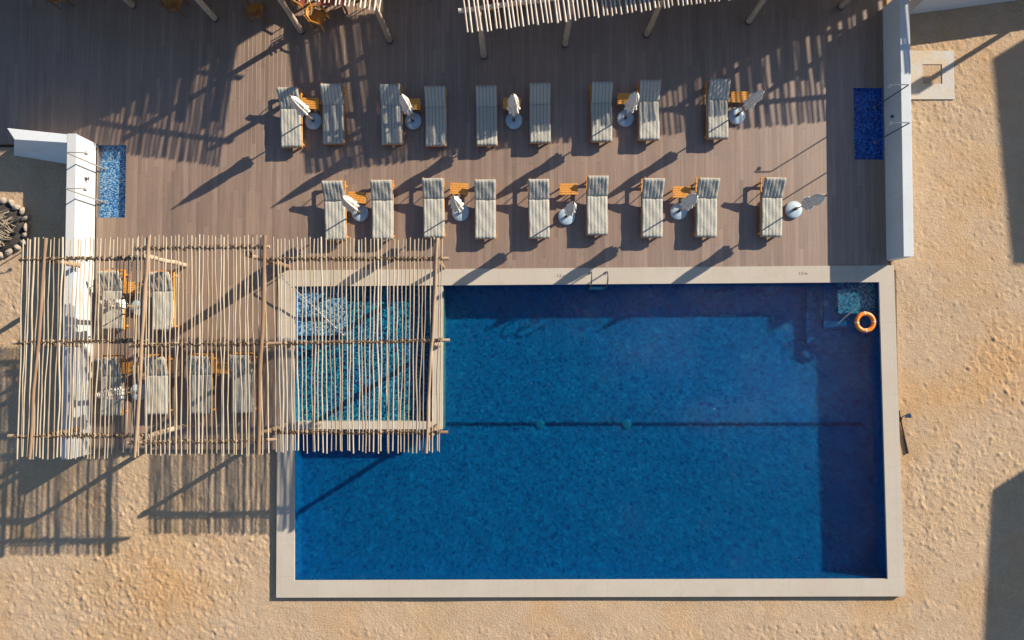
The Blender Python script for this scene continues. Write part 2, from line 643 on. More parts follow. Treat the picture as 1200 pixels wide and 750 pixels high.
def vnoise(x, y, seed):
    """smooth lattice noise 0..1"""
    def hsh(i, j):
        h = (i.astype(np.int64) * 374761393 + j.astype(np.int64) * 668265263 + seed * 974634777) & 0x7fffffff
        h = ((h ^ (h >> 13)) * 1274126177) & 0x7fffffff
        h = h ^ (h >> 16)
        return (h & 0xffff) / 65535.0
    xi, yi = np.floor(x), np.floor(y)
    fx, fy = x - xi, y - yi
    fx = fx * fx * (3 - 2 * fx)
    fy = fy * fy * (3 - 2 * fy)
    return (hsh(xi, yi) * (1 - fx) + hsh(xi + 1, yi) * fx) * (1 - fy) + (hsh(xi, yi + 1) * (1 - fx) + hsh(xi + 1, yi + 1) * fx) * fy


xl_deck0, xr_deck0 = P(360, 300).x, P(1036, 200).x
wx = X + .5 * (vnoise(X * .9, Y * .9, 5) - .5)
wy = Y + .5 * (vnoise(X * .9, Y * .9, 6) - .5)


def turn(a, k=1.0):
    """noise coordinates turned by a and scaled by k, so that no lattice shows"""
    c_, s_ = math.cos(a) * k, math.sin(a) * k
    return wx * c_ + wy * s_ + 31.7 * a, -wx * s_ + wy * c_ + 17.3 * a


rough = np.clip((vnoise(X * .22, Y * .22, 9) * .6 + vnoise(X * .6, Y * .6, 10) * .4 - .28) * 2.2, .42, 1)
big = vnoise(wx * .35, wy * .35, 1) - .5
mid = .5 * (vnoise(*turn(.5, 1.9), 2) + vnoise(*turn(1.3, 2.3), 22)) - .5
sml = .5 * (vnoise(*turn(1.0, 4.6), 3) + vnoise(*turn(.2, 5.3), 23)) - .5
fin = (vnoise(*turn(.3, 8.0), 4) + vnoise(*turn(.95, 9.1), 24) + vnoise(*turn(1.45, 10.3), 25)) / 3 - .5
mx_, my_ = P(190, 690).x, P(190, 690).y
heap = np.exp(-(((X - mx_) / 2.4) ** 2 + ((Y - my_) / 1.2) ** 2))
mx2, my2 = P(1175, 425).x, P(1175, 425).y
heap2 = np.exp(-(((X - mx2) / 1.2) ** 2 + ((Y - my2) / 1.3) ** 2))
rough = np.clip(rough * .75 + .35 * heap + .3 * heap2, .12, 1.2)
Zs = Z_SAND + .05 * big + rough * (.018 * mid + .016 * sml + .013 * fin) + .03 * heap + .04 * heap2
# clods and pits, thrown up by feet and by raking, each with its own size and lie
srng = np.random.default_rng(5)
NST = 90000
STEP = gx[len(gx) // 2 + 1] - gx[len(gx) // 2]
ii0, jj0 = int(np.searchsorted(gx, -18.2)), int(np.searchsorted(gy, -11.8))
sxs, sys_ = srng.uniform(-18.0, 18.0, NST), srng.uniform(-11.6, 12.2, NST)
dens = srng.random(NST)
for q_ in range(NST):
    ci_, cj_ = int(ii0 + (sxs[q_] + 18.2) / STEP), int(jj0 + (sys_[q_] + 11.8) / STEP)
    rr_ = rough[ci_, cj_]
    if dens[q_] > rr_ * .95:
        continue
    dx_, dy_ = X[ci_, cj_], Y[ci_, cj_]
    if xl_deck0 < dx_ < xr_deck0 and dy_ > -9.3:
        continue
    k_ = srng.random() ** 2.5
    la, lb_w = .036 + .055 * k_ * srng.uniform(.6, 1.3), .025 + .02 * k_ * srng.uniform(.6, 1.3)
    an = srng.normal(2.2, .5)
    amp = (srng.uniform(.008, .022) if srng.random() < .68 else -srng.uniform(.008, .024)) * (.5 + .6 * rr_) * (.8 + .6 * k_)
    sl = (slice(ci_ - 6, ci_ + 7), slice(cj_ - 6, cj_ + 7))
    ddx, ddy = X[sl] - sxs[q_], Y[sl] - sys_[q_]
    c_, s_ = math.cos(an), math.sin(an)
    Zs[sl] += amp * np.exp(-(((ddx * c_ + ddy * s_) / la) ** 2 + ((-ddx * s_ + ddy * c_) / lb_w) ** 2))
# keep it calm where it meets the masonry and low beneath deck and pool
def rect_dist(x0, x1, y0, y1):
    dx = np.maximum(np.maximum(x0 - X, X - x1), 0)
    dy = np.maximum(np.maximum(y0 - Y, Y - y1), 0)
    return np.hypot(dx, dy)


xl_deck, xr_deck = P(112, 300).x, P(1037, 200).x
y_dbot = P(300, 527).y
y_arm = P(100, 172).y
rects = [(xl_deck - .15, xr_deck + .2, y_dbot, 40), (-40, xl_deck, y_arm + .05, 40),
         (co[3].x, co[2].x - .05, co[3].y, co[0].y)]
D = np.minimum.reduce([rect_dist(*r) for r in rects])
calm = np.clip(D / .35, 0, 1)
Zs = np.where(D > 0, Z_SAND + (Zs - Z_SAND) * (.35 + .65 * calm), Z_SAND - .35)
Zs = np.where(rect_dist(co[3].x + .1, co[1].x - .1, co[3].y + .1, co[0].y - .1) == 0, -1.8, Zs)
far = np.clip((np.maximum(np.abs(X) - 19, np.abs(Y) - 13)) / 10, 0, 1)
Zs = Zs * (1 - far) + Z_SAND * far
nx, ny = len(gx), len(gy)
verts = np.stack([X, Y, Zs], -1).reshape(-1, 3)
idx = np.arange(nx * ny).reshape(nx, ny)
quads = np.stack([idx[:-1, :-1], idx[1:, :-1], idx[1:, 1:], idx[:-1, 1:]], -1).reshape(-1, 4)
me = bpy.data.meshes.new('sand')
me.vertices.add(len(verts))
me.vertices.foreach_set('co', verts.astype(np.float32).ravel())
me.loops.add(quads.size)
me.loops.foreach_set('vertex_index', quads.astype(np.int32).ravel())
me.polygons.add(len(quads))
me.polygons.foreach_set('loop_start', (np.arange(len(quads)) * 4).astype(np.int32))
me.polygons.foreach_set('loop_total', np.full(len(quads), 4, np.int32))
me.polygons.foreach_set('use_smooth', np.ones(len(quads), bool))
me.materials.append(M['sand'])
me.update(calc_edges=True)
sand = bpy.data.objects.new('sand', me)
col.objects.link(sand)
tag(sand, kind='structure')


def sand_z(x, y):
    i = int(np.argmin(np.abs(gx - x)))
    j = int(np.argmin(np.abs(gy - y)))
    return float(Zs[i, j])


# deck, laid round the two foot baths
lb = (P(114, 172).x, P(148, 172).x, P(130, 255).y, P(130, 170).y)
rb = (P(1000, 103).x, P(1034, 103).x, P(1015, 187).y, P(1015, 103).y)
ytop = P(600, -330).y
y_c = co[0].y                                       # deck meets the coping here
dm = MB()
dz0, dz1 = -.30, 0.0
xw = P(-420, 100).x


def drect(x0, x1, y0, y1):
    dm.box(x0, x1, y0, y1, dz0, dz1)


xl, xr = xl_deck, xr_deck
drect(xw, xl, y_arm + .1, ytop)
drect(xl, lb[0], lb[2], lb[3])
drect(xl, xr, lb[3], rb[2]) if False else None
# columns of the plan from left to right
drect(xl, lb[1], lb[3], ytop)
drect(xl, lb[1], y_dbot, lb[2])
drect(lb[1], co[0].x, y_dbot, ytop)
drect(co[0].x, rb[0], y_c, ytop)
drect(rb[0], rb[1], rb[3], ytop)
drect(rb[0], rb[1], y_c, rb[2])
drect(rb[1], xr + .06, y_c, ytop)
deck = dm.build('deck', M['deck'])
tag(deck, kind='structure')

# pool shell
cx, cy = (ci[0].x + ci[2].x) / 2, (ci[0].y + ci[2].y) / 2
pf = MB()
fl = [Vector((p.x, p.y, DZ)) for p in ci]
pf.add([*fl], [(3, 2, 1, 0)])
pool_floor = pf.build('pool_floor', M['tile_deep'])
tag(pool_floor, kind='structure')
pw = MB()
for i in range(4):
    a, b = ci[i], ci[(i + 1) % 4]
    pw.add([(a.x, a.y, DZ), (b.x, b.y, DZ), (b.x, b.y, 0), (a.x, a.y, 0)], [(0, 1, 2, 3)])
pool_walls = pw.build('pool_sides', M['tile_deep'])
tag(pool_walls, kind='structure')
cm = MB()
for i in range(4):
    j = (i + 1) % 4
    a, b, c, d = co[i], co[j], ci[j], ci[i]
    inn = lambda p: Vector((p.x + .02 * (1 if cx > p.x else -1), p.y + .02 * (1 if cy > p.y else -1), 0))
    c, d = inn(c), inn(d)
    B = [Vector((q.x, q.y, -.5 if k < 2 else -.04)) for k, q in enumerate((a, b, c, d))]
    T = [Vector((q.x, q.y, CZ)) for q in (a, b, c, d)]
    cm.hexa(B[::-1], T[::-1])
coping = cm.build('pool_coping', M['coping'])
tag(coping, kind='structure')
# dark line and two drains on the pool floor
lm = MB()
y0l, y1l = P(700, 499.0, DZ).y, P(700, 494.6, DZ).y
for a, b in ((523, 628), (637, 729), (738, 1008)):
    lm.box(P(a, 497, DZ).x, P(b, 497, DZ).x, y0l, y1l, DZ + .002, DZ + .006)
tag(lm.build('pool_floor_line', M['dark_line']), kind='structure')
for u in (632.5, 733.5):
    p = P(u, 497, DZ)
    dr = MB()
    dr.lathe([(.17, DZ + .002), (.17, DZ + .02), (.13, DZ + .03), (.02, DZ + .033)], 18, (0, 0))
    o = dr.build('pool_drain', M['drain'], loc=(p.x, p.y, 0))
    tag(o, 'green drain cover on the pool floor line, %s' % ('nearer the timber pergola' if u < 700 else 'nearer the middle of the pool'),
        'drain', 'drain covers in the pool floor')
# shallow basin inside the pool
sx0, sy0 = ci[0].x, ci[0].y
bx0, bx1 = P(507, 420).x, P(519, 420).x
by0, by1 = P(430, 503).y, P(430, 494).y
sf = MB()
sf.box(sx0 + .004, bx0, by1, sy0 - .004, DZ + .004, -.42)
tag(sf.build('shallow_pool_floor', M['tile_shallow']), kind='structure')
bw = MB()
bw.box(bx0, bx1, by0, sy0 - .022, DZ + .004, .018)
bw.box(sx0 + .022, bx0, by0, by1, DZ + .004, .018)
tag(bw.build('shallow_pool_rim', M['coping']), kind='structure')
wt = MB()
L_ = [ci[3], ci[2], ci[1]]
wt.add([(ci[3].x, ci[3].y, WZ), (ci[2].x, ci[2].y, WZ), (ci[1].x, ci[1].y, WZ), (bx1, ci[0].y + (ci[1].y - ci[0].y) * (bx1 - ci[0].x) / (ci[1].x - ci[0].x), WZ),
        (bx1, by0, WZ), (ci[3].x, by0, WZ)], [(0, 1, 2, 3, 4, 5)])
tag(wt.build('pool_water', M['water']), kind='structure')
wt = MB()
wt.add([(sx0, by1, WZ), (bx0, by1, WZ), (bx0, sy0, WZ), (sx0, sy0, WZ)], [(0, 1, 2, 3)])
tag(wt.build('shallow_pool_water', M['shallow_water']), kind='structure')
stp = MB()
xa, xb, xc = sx0 + .006, P(384, 350).x, P(402, 350).x
ya, yb, yc = sy0 - .006, P(345, 371).y, P(345, 393).y
stp.box(xa, xb, yb, ya, -.418, -.17)
stp.box(xb, xc, yb, ya, -.418, -.30)
stp.box(xa, xc, yc, yb, -.418, -.30)
tag(stp.build('shallow_pool_steps', M['tile_step']), kind='structure')
# corner steps of the deep pool
st2 = MB()
q = ci[1]
xd, xe, xf_ = P(986, 350).x, P(972, 350).x, P(955, 350).x
yd, ye, yf_ = P(1000, 367).y, P(1000, 384).y, P(1000, 402).y
st2.box(xd, q.x - .006, yd, q.y - .006, DZ + .004, -.26)
top_step = st2
st2 = MB()
st2.box(xe, xd, yd, q.y - .006, DZ + .004, -.48)
st2.box(xe, q.x - .006, ye, yd, DZ + .004, -.48)
st2.box(xf_, xe, ye, q.y - .006, DZ + .004, -.72)
st2.box(xf_, q.x + .0 - .006, yf_, ye, DZ + .004, -.72)
tag(top_step.build('pool_corner_step', M['tile_step']), kind='structure')  # pale mosaic paints in the sunlit patch on the top step
tag(st2.build('pool_corner_steps', M['tile_deep']), kind='structure')
# foot baths
for (r, tm, nm) in ((lb, M['tile_bath'], 'left'), (rb, M['tile_bath_shade'], 'right')):
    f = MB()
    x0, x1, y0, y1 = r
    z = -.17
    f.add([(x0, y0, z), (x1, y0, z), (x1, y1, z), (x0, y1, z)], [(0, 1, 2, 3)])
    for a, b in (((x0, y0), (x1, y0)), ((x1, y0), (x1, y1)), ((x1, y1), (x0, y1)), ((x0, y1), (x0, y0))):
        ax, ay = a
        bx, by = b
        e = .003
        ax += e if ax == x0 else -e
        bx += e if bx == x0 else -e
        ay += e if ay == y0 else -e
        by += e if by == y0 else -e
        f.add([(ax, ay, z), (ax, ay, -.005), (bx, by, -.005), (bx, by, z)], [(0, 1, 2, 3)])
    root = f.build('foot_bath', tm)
    tag(root, 'sunlit blue and white mosaic foot bath by the left white wall' if nm == 'left' else 'blue mosaic foot bath, coloured for the shade of the right wall', 'foot bath')
    ww = MB()
    ww.add([(x0 + .003, y0 + .003, -.06), (x1 - .003, y0 + .003, -.06), (x1 - .003, y1 - .003, -.06), (x0 + .003, y1 - .003, -.06)], [(0, 1, 2, 3)])
    ww.build('water', M['bath_water'], root)

# ------------------------------------------------------------------ white walls
WH, WT = 1.08, .30


def wall(name, poly, h, m, label, cap=True):
    root = empty(name, (0, 0, 0))
    tag(root, label, 'wall')
    a = MB()
    a.prism(poly, -.6, h - .04)
    o = a.build('wall_body', m, root)
    cpt = Vector((sum(p[0] for p in poly) / len(poly), sum(p[1] for p in poly) / len(poly)))
    c = MB()
    grown = [(Vector((p[0], p[1])) - cpt) for p in poly]
    grown = [cpt + Vector((g.x + .012 * (1 if g.x > 0 else -1), g.y + .012 * (1 if g.y > 0 else -1))) for g in grown]
    c.prism([(g.x, g.y) for g in grown], h - .04, h)
    c.build('wall_top', m, root, bevel=.01)
    return root


a0, a1 = P(1034.5, 10), P(1038.8, 305)
wall('white_wall', [(a1.x, a1.y), (a1.x + WT, a1.y), (a0.x + WT, a0.y), (a0.x, a0.y)], WH, M['shade_plaster'],
     'long white plaster wall with shaded inner face along the right edge of the deck')
b0, b1 = P(112, 168), P(109, 531, Z_SAND)
wall('white_wall', [(b1.x - .28, b1.y), (b1.x, b1.y), (b0.x, b0.y), (b0.x - .28, b0.y)], WH, M['white_plaster'],
     'long white plaster wall lit by the sun, running under the timber pergola')
# short wing of the left wall with a battered face
g = MB()
t = [P(17, 163.5, WH - .007), P(84, 167.7, WH - .007), P(84, 157.9, WH - .007), P(8, 150, WH - .007)]
bo = [P(16, 184, Z_SAND - .1), P(78, 194, Z_SAND - .1), P(92, 172, Z_SAND - .1), P(30, 164, Z_SAND - .1)]
g.hexa(bo, t)
o = g.build('white_wall', M['grey_plaster'], bevel=.012)
tag(o, 'short white wall wing with a sloping shaded face, left of the sunlit foot bath', 'wall')
# wing of the right wall
e0, e1 = P(1064, 15), P(1330, -19)
d = (e1 - e0).normalized()
nrm = Vector((-d.y, d.x, 0)) * WT
o = wall('white_wall', [(e0.x + .03, e0.y), (e1.x, e1.y), (e1.x + nrm.x, e1.y + nrm.y), (e0.x + .03 + nrm.x, e0.y + nrm.y)], WH, M['white_plaster'],
         'white wall wing crossing the sand behind the concrete pad, top right')
# taps on the walls
def tap(loc, dirx, label):
    m = MB()
    m.tube([(0, 0, 0), (dirx * .05, 0, 0)], .055, 12)
    o = m.build('wall_tap', M['dark_steel'], loc=loc)
    m = MB()
    m.tube([(dirx * .05, 0, 0), (dirx * .13, 0, 0)], .022, 8)
    m.tube([(dirx * .11, -.06, 0), (dirx * .11, .06, 0)], .016, 8)
    m.build('handle', M['dark_steel'], o)
    tag(o, label, 'tap', 'shower taps on the white walls')


tp = P(102, 209.5, .55)
tap((b0.x, tp.y, .55), 1, 'dark shower tap on the sunlit face of the left white wall')
tp = P(1043.5, 136.5, .55)
tap((a0.x + .03, tp.y, .55), -1, 'dark shower tap on the shaded face of the right white wall')
# showers
def shower(u, v, dirx, label, m):
    p = P(u, v)
    root = empty('outdoor_shower', (p.x, p.y, -.17))
    tag(root, label, 'shower', 'pipe showers over the foot baths')
    s = MB()
    s.tube([(0, 0, 0), (0, 0, 2.08), (dirx * .012, 0, 2.13), (dirx * .05, 0, 2.15)], .021, 8)
    s.build('pipe', m, root)
    s = MB()
    s.tube([(dirx * .05, 0, 2.15), (dirx * .52, 0, 2.15), (dirx * .56, 0, 2.13), (dirx * .57, 0, 2.09)], .019, 8)
    s.build('arm', m, root)
    s = MB()
    s.lathe([(.02, 2.09), (.06, 2.06), (.065, 2.045), (.0, 2.045)], 14, (dirx * .57, 0))
    s.build('shower_head', m, root)
    s = MB()
    s.lathe([(.06, 0.0), (.06, .015), (.03, .02)], 14)
    s.build('foot_plate', m, root)


M['white_pipe'] = simple('white_pipe', (.75, .75, .73), .4, .05, 9, bstr=0)
shower(120, 197, 1, 'grey pipe shower on the sunlit foot bath, nearer the restaurant', M['pipe_grey'])
shower(119, 236, 1, 'grey pipe shower on the sunlit foot bath, nearer the pergola', M['pipe_grey'])
shower(1027.5, 124, -1, 'pale pipe shower on the shaded foot bath, nearer the restaurant', M['steel'])
shower(1028.5, 165, -1, 'pale pipe shower on the shaded foot bath, nearer the pool', M['steel'])

# ------------------------------------------------------------------ sun loungers
def pad_mesh(y0, y1, w_, th, n_ch, seed, flip=False):
    """quilted pad in its own plane: x across, y along, z up"""
    rr = random.Random(seed)
    nxp, nyp = n_ch * 4, max(6, int((y1 - y0) / .07))
    mb = MB()
    v, f = [], []
    for j in range(nyp + 1):
        y = y0 + (y1 - y0) * j / nyp
        e = min(j, nyp - j)
        for i in range(nxp + 1):
            s_ = i / nxp
            x = (s_ - .5) * w_
            puff = abs(math.sin(PI * s_ * n_ch)) ** .6
            edge = min(1, min(s_, 1 - s_) * 9 + .35)
            z = th * (.87 + .13 * puff) * edge ** .25
            z += .006 * math.sin(y * 9 + i * .4 + seed) + rr.uniform(-.0025, .0025)
            if e == 0:
                z *= .8
            v.append((x + .006 * math.sin(y * 4 + seed), y, z))
    W = nxp + 1
    for j in range(nyp):
        for i in range(nxp):
            f.append((j * W + i, j * W + i + 1, (j + 1) * W + i + 1, (j + 1) * W + i))
    top = len(v)
    loop = [i for i in range(W)] + [j * W + nxp for j in range(1, nyp + 1)] + [nyp * W + i for i in range(nxp - 1, -1, -1)] + [j * W for j in range(nyp - 1, 0, -1)]
    for q_ in loop:
        x, y, z = v[q_]
        v.append((x, y, 0))
    n = len(loop)
    side = [(top + k, top + (k + 1) % n, loop[(k + 1) % n], loop[k]) for k in range(n)]
    mb.add(v, f + side, True)
    mb.add([v[top + k] for k in range(n)], [tuple(range(n))[::-1]])
    return mb


SEAT_Z = .29
HINGE = .33
LW = .70
TILTB = math.radians(31)


def make_lounger(seed):
    root = empty('sun_lounger')
    fr = MB()
    hw = .355
    z0, z1 = SEAT_Z - .075, SEAT_Z - .012
    fr.box(-hw, -hw + .045, -.99, 1.0, z0, z1)
    fr.box(hw - .045, hw, -.99, 1.0, z0, z1)
    fr.box(-hw + .045, hw - .045, -.99, -.945, z0, z1)
    fr.box(-hw + .045, hw - .045, .955, 1.0, z0, z1)
    fr.box(-hw + .045, hw - .045, HINGE - .02, HINGE + .02, z0, z1)
    for k in range(9):
        y = -.90 + k * .135
        fr.box(-hw + .045, hw - .045, y, y + .085, z1 - .022, z1 - .002)
    fr.build('frame', M['teak'], root, bevel=.006)
    for sx in (-1, 1):
        for y in (-.86, .84):
            lg = MB()
            x = sx * (hw - .0225)
            lg.hexa([(x - .022, y - .024, 0), (x + .022, y - .024, 0), (x + .022, y + .024, 0), (x - .022, y + .024, 0)],
                    [(x - .03, y - .034, z0), (x + .03, y - .034, z0), (x + .03, y + .034, z0), (x - .03, y + .034, z0)])
            lg.build('leg', M['teak'], root)
    R = Matrix.Translation((0, HINGE, SEAT_Z - .01)) @ Matrix.Rotation(TILTB, 4, 'X')
    bf = MB()
    for x in (-.31, .27):
        bf.box(x, x + .04, 0.01, .73, -.012, .022, R)
    for k in range(6):
        bf.box(-.27, .27, .03 + k * .118, .03 + k * .118 + .075, .0, .02, R)
    a = R @ Vector((0, .5, -.01))
    for x in (-.25, .25):
        bf.tube([(x, a.y, a.z), (x, a.y + .12, z1 - .02)], .014, 6)
    bf.build('backrest_frame', M['teak'], root)
    sp = pad_mesh(-.985, HINGE - .004, LW, .085, 6, seed)
    so = sp.build('seat_cushion', M['cushion'], root, loc=(0, 0, SEAT_Z))
    bp = pad_mesh(0.004, .70, LW, .08, 6, seed + 3)
    bp.v = [tuple(Matrix.Rotation(TILTB, 3, 'X') @ Vector((p[0], p[1], p[2] + .024))) for p in bp.v]
    bp.build('back_cushion', M['cushion'], root, loc=(0, HINGE, SEAT_Z - .01))
    tie = MB()
    tie.box(-LW / 2 - .012, LW / 2 + .012, -.012, .012, .0, .094, Matrix.Translation((0, HINGE - .22, SEAT_Z)))
    return root


protos = [make_lounger(3), make_lounger(17)]
used = [False, False]
ORD = ['leftmost', 'second from the left', 'third from the left', 'fourth from the left', 'fifth from the left', 'sixth from the left', 'seventh from the left', 'second from the right', 'rightmost']


def place_lounger(u, v, label, group, rz=None, back=None):
    """u, v: photo position of the middle of the foot end of the cushion"""
    k = rnd.randrange(2)
    o = protos[k] if not used[k] else copy_tree(protos[k])
    used[k] = True
    p = P(u, v, SEAT_Z + .08)
    r = math.radians(rnd.uniform(-1.2, 1.2)) if rz is None else math.radians(rz)
    o.location = (p.x - math.sin(r) * .985, p.y + math.cos(r) * .985, 0)
    o.rotation_euler = (0, 0, r)
    tag(o, label, 'sun lounger', group)
    return o


row1 = [(341, 172, 1.5), (390, 168, .4), (459, 168.5, .8), (510.8, 170.5, .6), (570.5, 170, .5), (633, 167, .2), (705.5, 165.5, .5), (761, 163.5, .2), (841.5, 162, -.2)]
row2 = [(393, 281, 1.6), (448, 280, .5), (508.5, 278, 1.0), (568.7, 279.5, .3), (632, 279, .8), (700, 275, 0), (764.5, 278, -.3), (828, 277.5, -.9), (904.5, 277, -1.2)]
for i, (u, v, r) in enumerate(row1):
    place_lounger(u, v, 'striped cushioned teak lounger, %s in the row nearest the restaurant' % ORD[i], 'sun loungers in rows on the deck', r)
for i, (u, v, r) in enumerate(row2):
    place_lounger(u, v, 'striped cushioned teak lounger, %s in the row nearest the pool' % ORD[i], 'sun loungers in rows on the deck', r)
LAB3 = ['striped lounger under the pergola beside the white wall, upper pair',
        'striped lounger under the pergola away from the white wall, upper pair',
        'striped lounger under the pergola beside the white wall, lower row',
        'striped lounger under the pergola, second from the wall in the lower row',
        'striped lounger under the pergola, third from the wall in the lower row',
        'striped lounger under the pergola beside the pool coping, lower row']
for (u, v, r), lb_ in zip([(131, 386, .5), (190, 387, 1), (129.5, 487, 0), (184, 486, .5), (234, 485, -.5), (283, 484, -.3)], LAB3):
    place_lounger(u, v, lb_, 'sun loungers under the pergola', r)


# ------------------------------------------------------------------ side tables
def make_table():
    root = empty('side_table')
    tp_ = MB()
    w2, d2, h = .30, .19, .40
    for k in range(5):
        y = -d2 + k * (2 * d2 / 5)
        tp_.box(-w2, w2, y + .004, y + 2 * d2 / 5 - .004, h - .025, h)
    tp_.box(-w2 + .03, w2 - .03, -d2 + .03, -d2 + .055, h - .075, h - .026)
    tp_.box(-w2 + .03, w2 - .03, d2 - .055, d2 - .03, h - .075, h - .026)
    tp_.build('table_top', M['teak'], root, bevel=.004)
    for sx in (-1, 1):
        for sy in (-1, 1):
            l = MB()
            x, y = sx * (w2 - .055), sy * (d2 - .075)
            l.box(x - .022, x + .022, y - .02, y + .02, 0, h - .026)
            l.build('leg', M['teak'], root)
    return root


tab = make_table()
first = True
TL = [(363, 121, 'half hidden by the leaning leftmost umbrella of the restaurant row'),
      (482, 122, 'between the third and fourth loungers of the restaurant row'),
      (600, 121, 'between the fifth and sixth loungers of the restaurant row'),
      (734, 115.5, 'between the seventh and eighth loungers of the restaurant row'),
      (867, 113.5, 'right of the last lounger of the restaurant row'),
      (418, 231.3, 'between the two leftmost loungers of the poolside row'),
      (538, 221, 'between the third and fourth loungers of the poolside row'),
      (666.5, 221.5, 'between the fifth and sixth loungers of the poolside row'),
      (799, 225, 'between the seventh and eighth loungers of the poolside row'),
      (155, 337, 'under the pergola between the upper pair of loungers'),
      (153, 431, 'under the pergola near the white wall in the lower row'),
      (258, 431, 'under the pergola between the last two lower loungers')]
for u, v, l in TL:
    o = tab if first else copy_tree(tab)
    first = False
    p = P(u, v, .4)
    o.location = (p.x, p.y, 0)
    o.rotation_euler = (0, 0, math.radians(rnd.uniform(-3, 3)))
    tag(o, 'small orange teak side table ' + l, 'side table', 'teak side tables between the loungers')


# ------------------------------------------------------------------ closed umbrellas
def make_umbrella(seed, puff=1.0):
    rr = random.Random(seed)
    root = empty('closed_umbrella')
    b = MB()
    b.lathe([(.275, 0), (.285, .015), (.285, .085), (.265, .105), (.06, .108)], 32)
    b.build('base', M['base_disc'], root)
    s = MB()
    s.lathe([(.05, .108), (.05, .32), (.034, .33)], 16)
    s.build('sleeve', M['dark_steel'], root)
    p_ = MB()
    p_.tube([(0, 0, .1), (0, 0, 2.5)], .024, 10)
    p_.build('pole', M['pole_wood'], root)
    c = MB()
    prof = [(.175, 1.20), (.185, 1.25), (.17, 1.34), (.145, 1.45), (.13, 1.56), (.15, 1.68), (.155, 1.80), (.145, 1.98), (.12, 2.15), (.085, 2.32), (.05, 2.45), (.02, 2.52)]
    prof = [(r * puff * rr.uniform(.94, 1.06), z + rr.uniform(-.015, .015)) for r, z in prof]
    ph = [rr.uniform(0, 6.3) for _ in range(3)]
    am = [rr.uniform(.1, .2) for _ in range(8)]

    def fold(t, s_):
        k = int(t / (2 * PI) * 8) % 8
        a = .36 * (1 - .6 * s_)
        return 1 + a * (abs(math.sin(4 * t + ph[0] + .9 * s_)) - .55) + am[k] * .4 * math.sin(3 * t + ph[1]) * (1 - s_)
    c.lathe(prof, 64, fold=fold)
    # ragged hem
    n = 64
    for k in range(n):
        x, y, z = c.v[k]
        dz = .03 * abs(math.sin(4 * (2 * PI * k / n) + ph[0])) + rr.uniform(-.02, .02)
        c.v[k] = (x * 1.05, y * 1.05, z - dz + .04)
    c.build('canopy', M['canvas'], root)
    ti = MB()
    r0 = prof[4][0]
    ti.tube([(math.cos(2 * PI * k / 24) * (r0 * 1.06), math.sin(2 * PI * k / 24) * (r0 * 1.06), 1.555) for k in range(25)], .014, 6, False)
    ti.build('strap', M['canvas'], root)
    f = MB()
    f.lathe([(.018, 2.5), (.03, 2.54), (.028, 2.58), (.006, 2.62)], 12)
    f.build('finial', M['dark_wood'], root)
    return root


ump = [make_umbrella(s, q_) for s, q_ in ((2, 1.0), (9, .93), (21, 1.06))]
uu = [False] * 3
UL = [(367, 141.5, 'leaning over the leftmost lounger of the restaurant row'),
      (484, 141.5, 'between the third and fourth loungers of the restaurant row'),
      (602.3, 141, 'between the fifth and sixth loungers of the restaurant row'),
      (733, 138.5, 'between the seventh and eighth loungers of the restaurant row'),
      (863.5, 135.5, 'right of the last lounger of the restaurant row'),
      (421.6, 249.5, 'between the two leftmost loungers of the poolside row'),
      (539.5, 249, 'between the third and fourth loungers of the poolside row'),
      (664, 253.5, 'between the fifth and sixth loungers of the poolside row'),
      (795.6, 247.5, 'between the seventh and eighth loungers of the poolside row'),
      (930.5, 245.5, 'right of the rightmost poolside lounger, reaching into the wall shadow'),
      (163, 360, 'under the pergola between the upper pair of loungers'),
      (162, 459, 'under the pergola over the lower lounger by the white wall')]
for i, (u, v, l) in enumerate(UL):
    k = i % 3
    o = ump[k] if not uu[k] else copy_tree(ump[k])
    uu[k] = True
    p = P(u, v, .1)
    o.location = (p.x, p.y, 0)
    o.rotation_euler = (math.radians(rnd.uniform(-1, 1)), math.radians(rnd.uniform(-1, 1)), rnd.uniform(0, 6.28))
    tag(o, 'closed cream umbrella ' + l, 'umbrella', 'closed umbrellas among the loungers')


# ------------------------------------------------------------------ timber pergola (three bays)
def crooked(a, b, r0, r1, wob, n, seed, segs=6):
    rr = random.Random(seed)
    a, b = Vector(a), Vector(b)
    side = (b - a).cross(Vector((0, 0, 1))).normalized()
    ph, ph2 = rr.uniform(0, 6.28), rr.uniform(0, 6.28)
    k1, k2 = rr.uniform(.6, 1.6), rr.uniform(2, 4.5)
    pts, rad = [], []
    for i in range(n):
        t = i / (n - 1)
        e = math.sin(PI * min(1, t * 3, (1 - t) * 3) / 2)
        off = wob * (math.sin(k1 * t * 6.28 + ph) + .5 * math.sin(k2 * t * 6.28 + ph2)) * e + rr.uniform(-.12, .12) * wob
        pts.append(a.lerp(b, t) + side * off + Vector((0, 0, abs(rr.gauss(0, .006)))))
        rad.append((r0 + (r1 - r0) * t) * rr.uniform(.88, 1.12))
    m = MB()
    m.tube(pts, rad, segs)
    return m


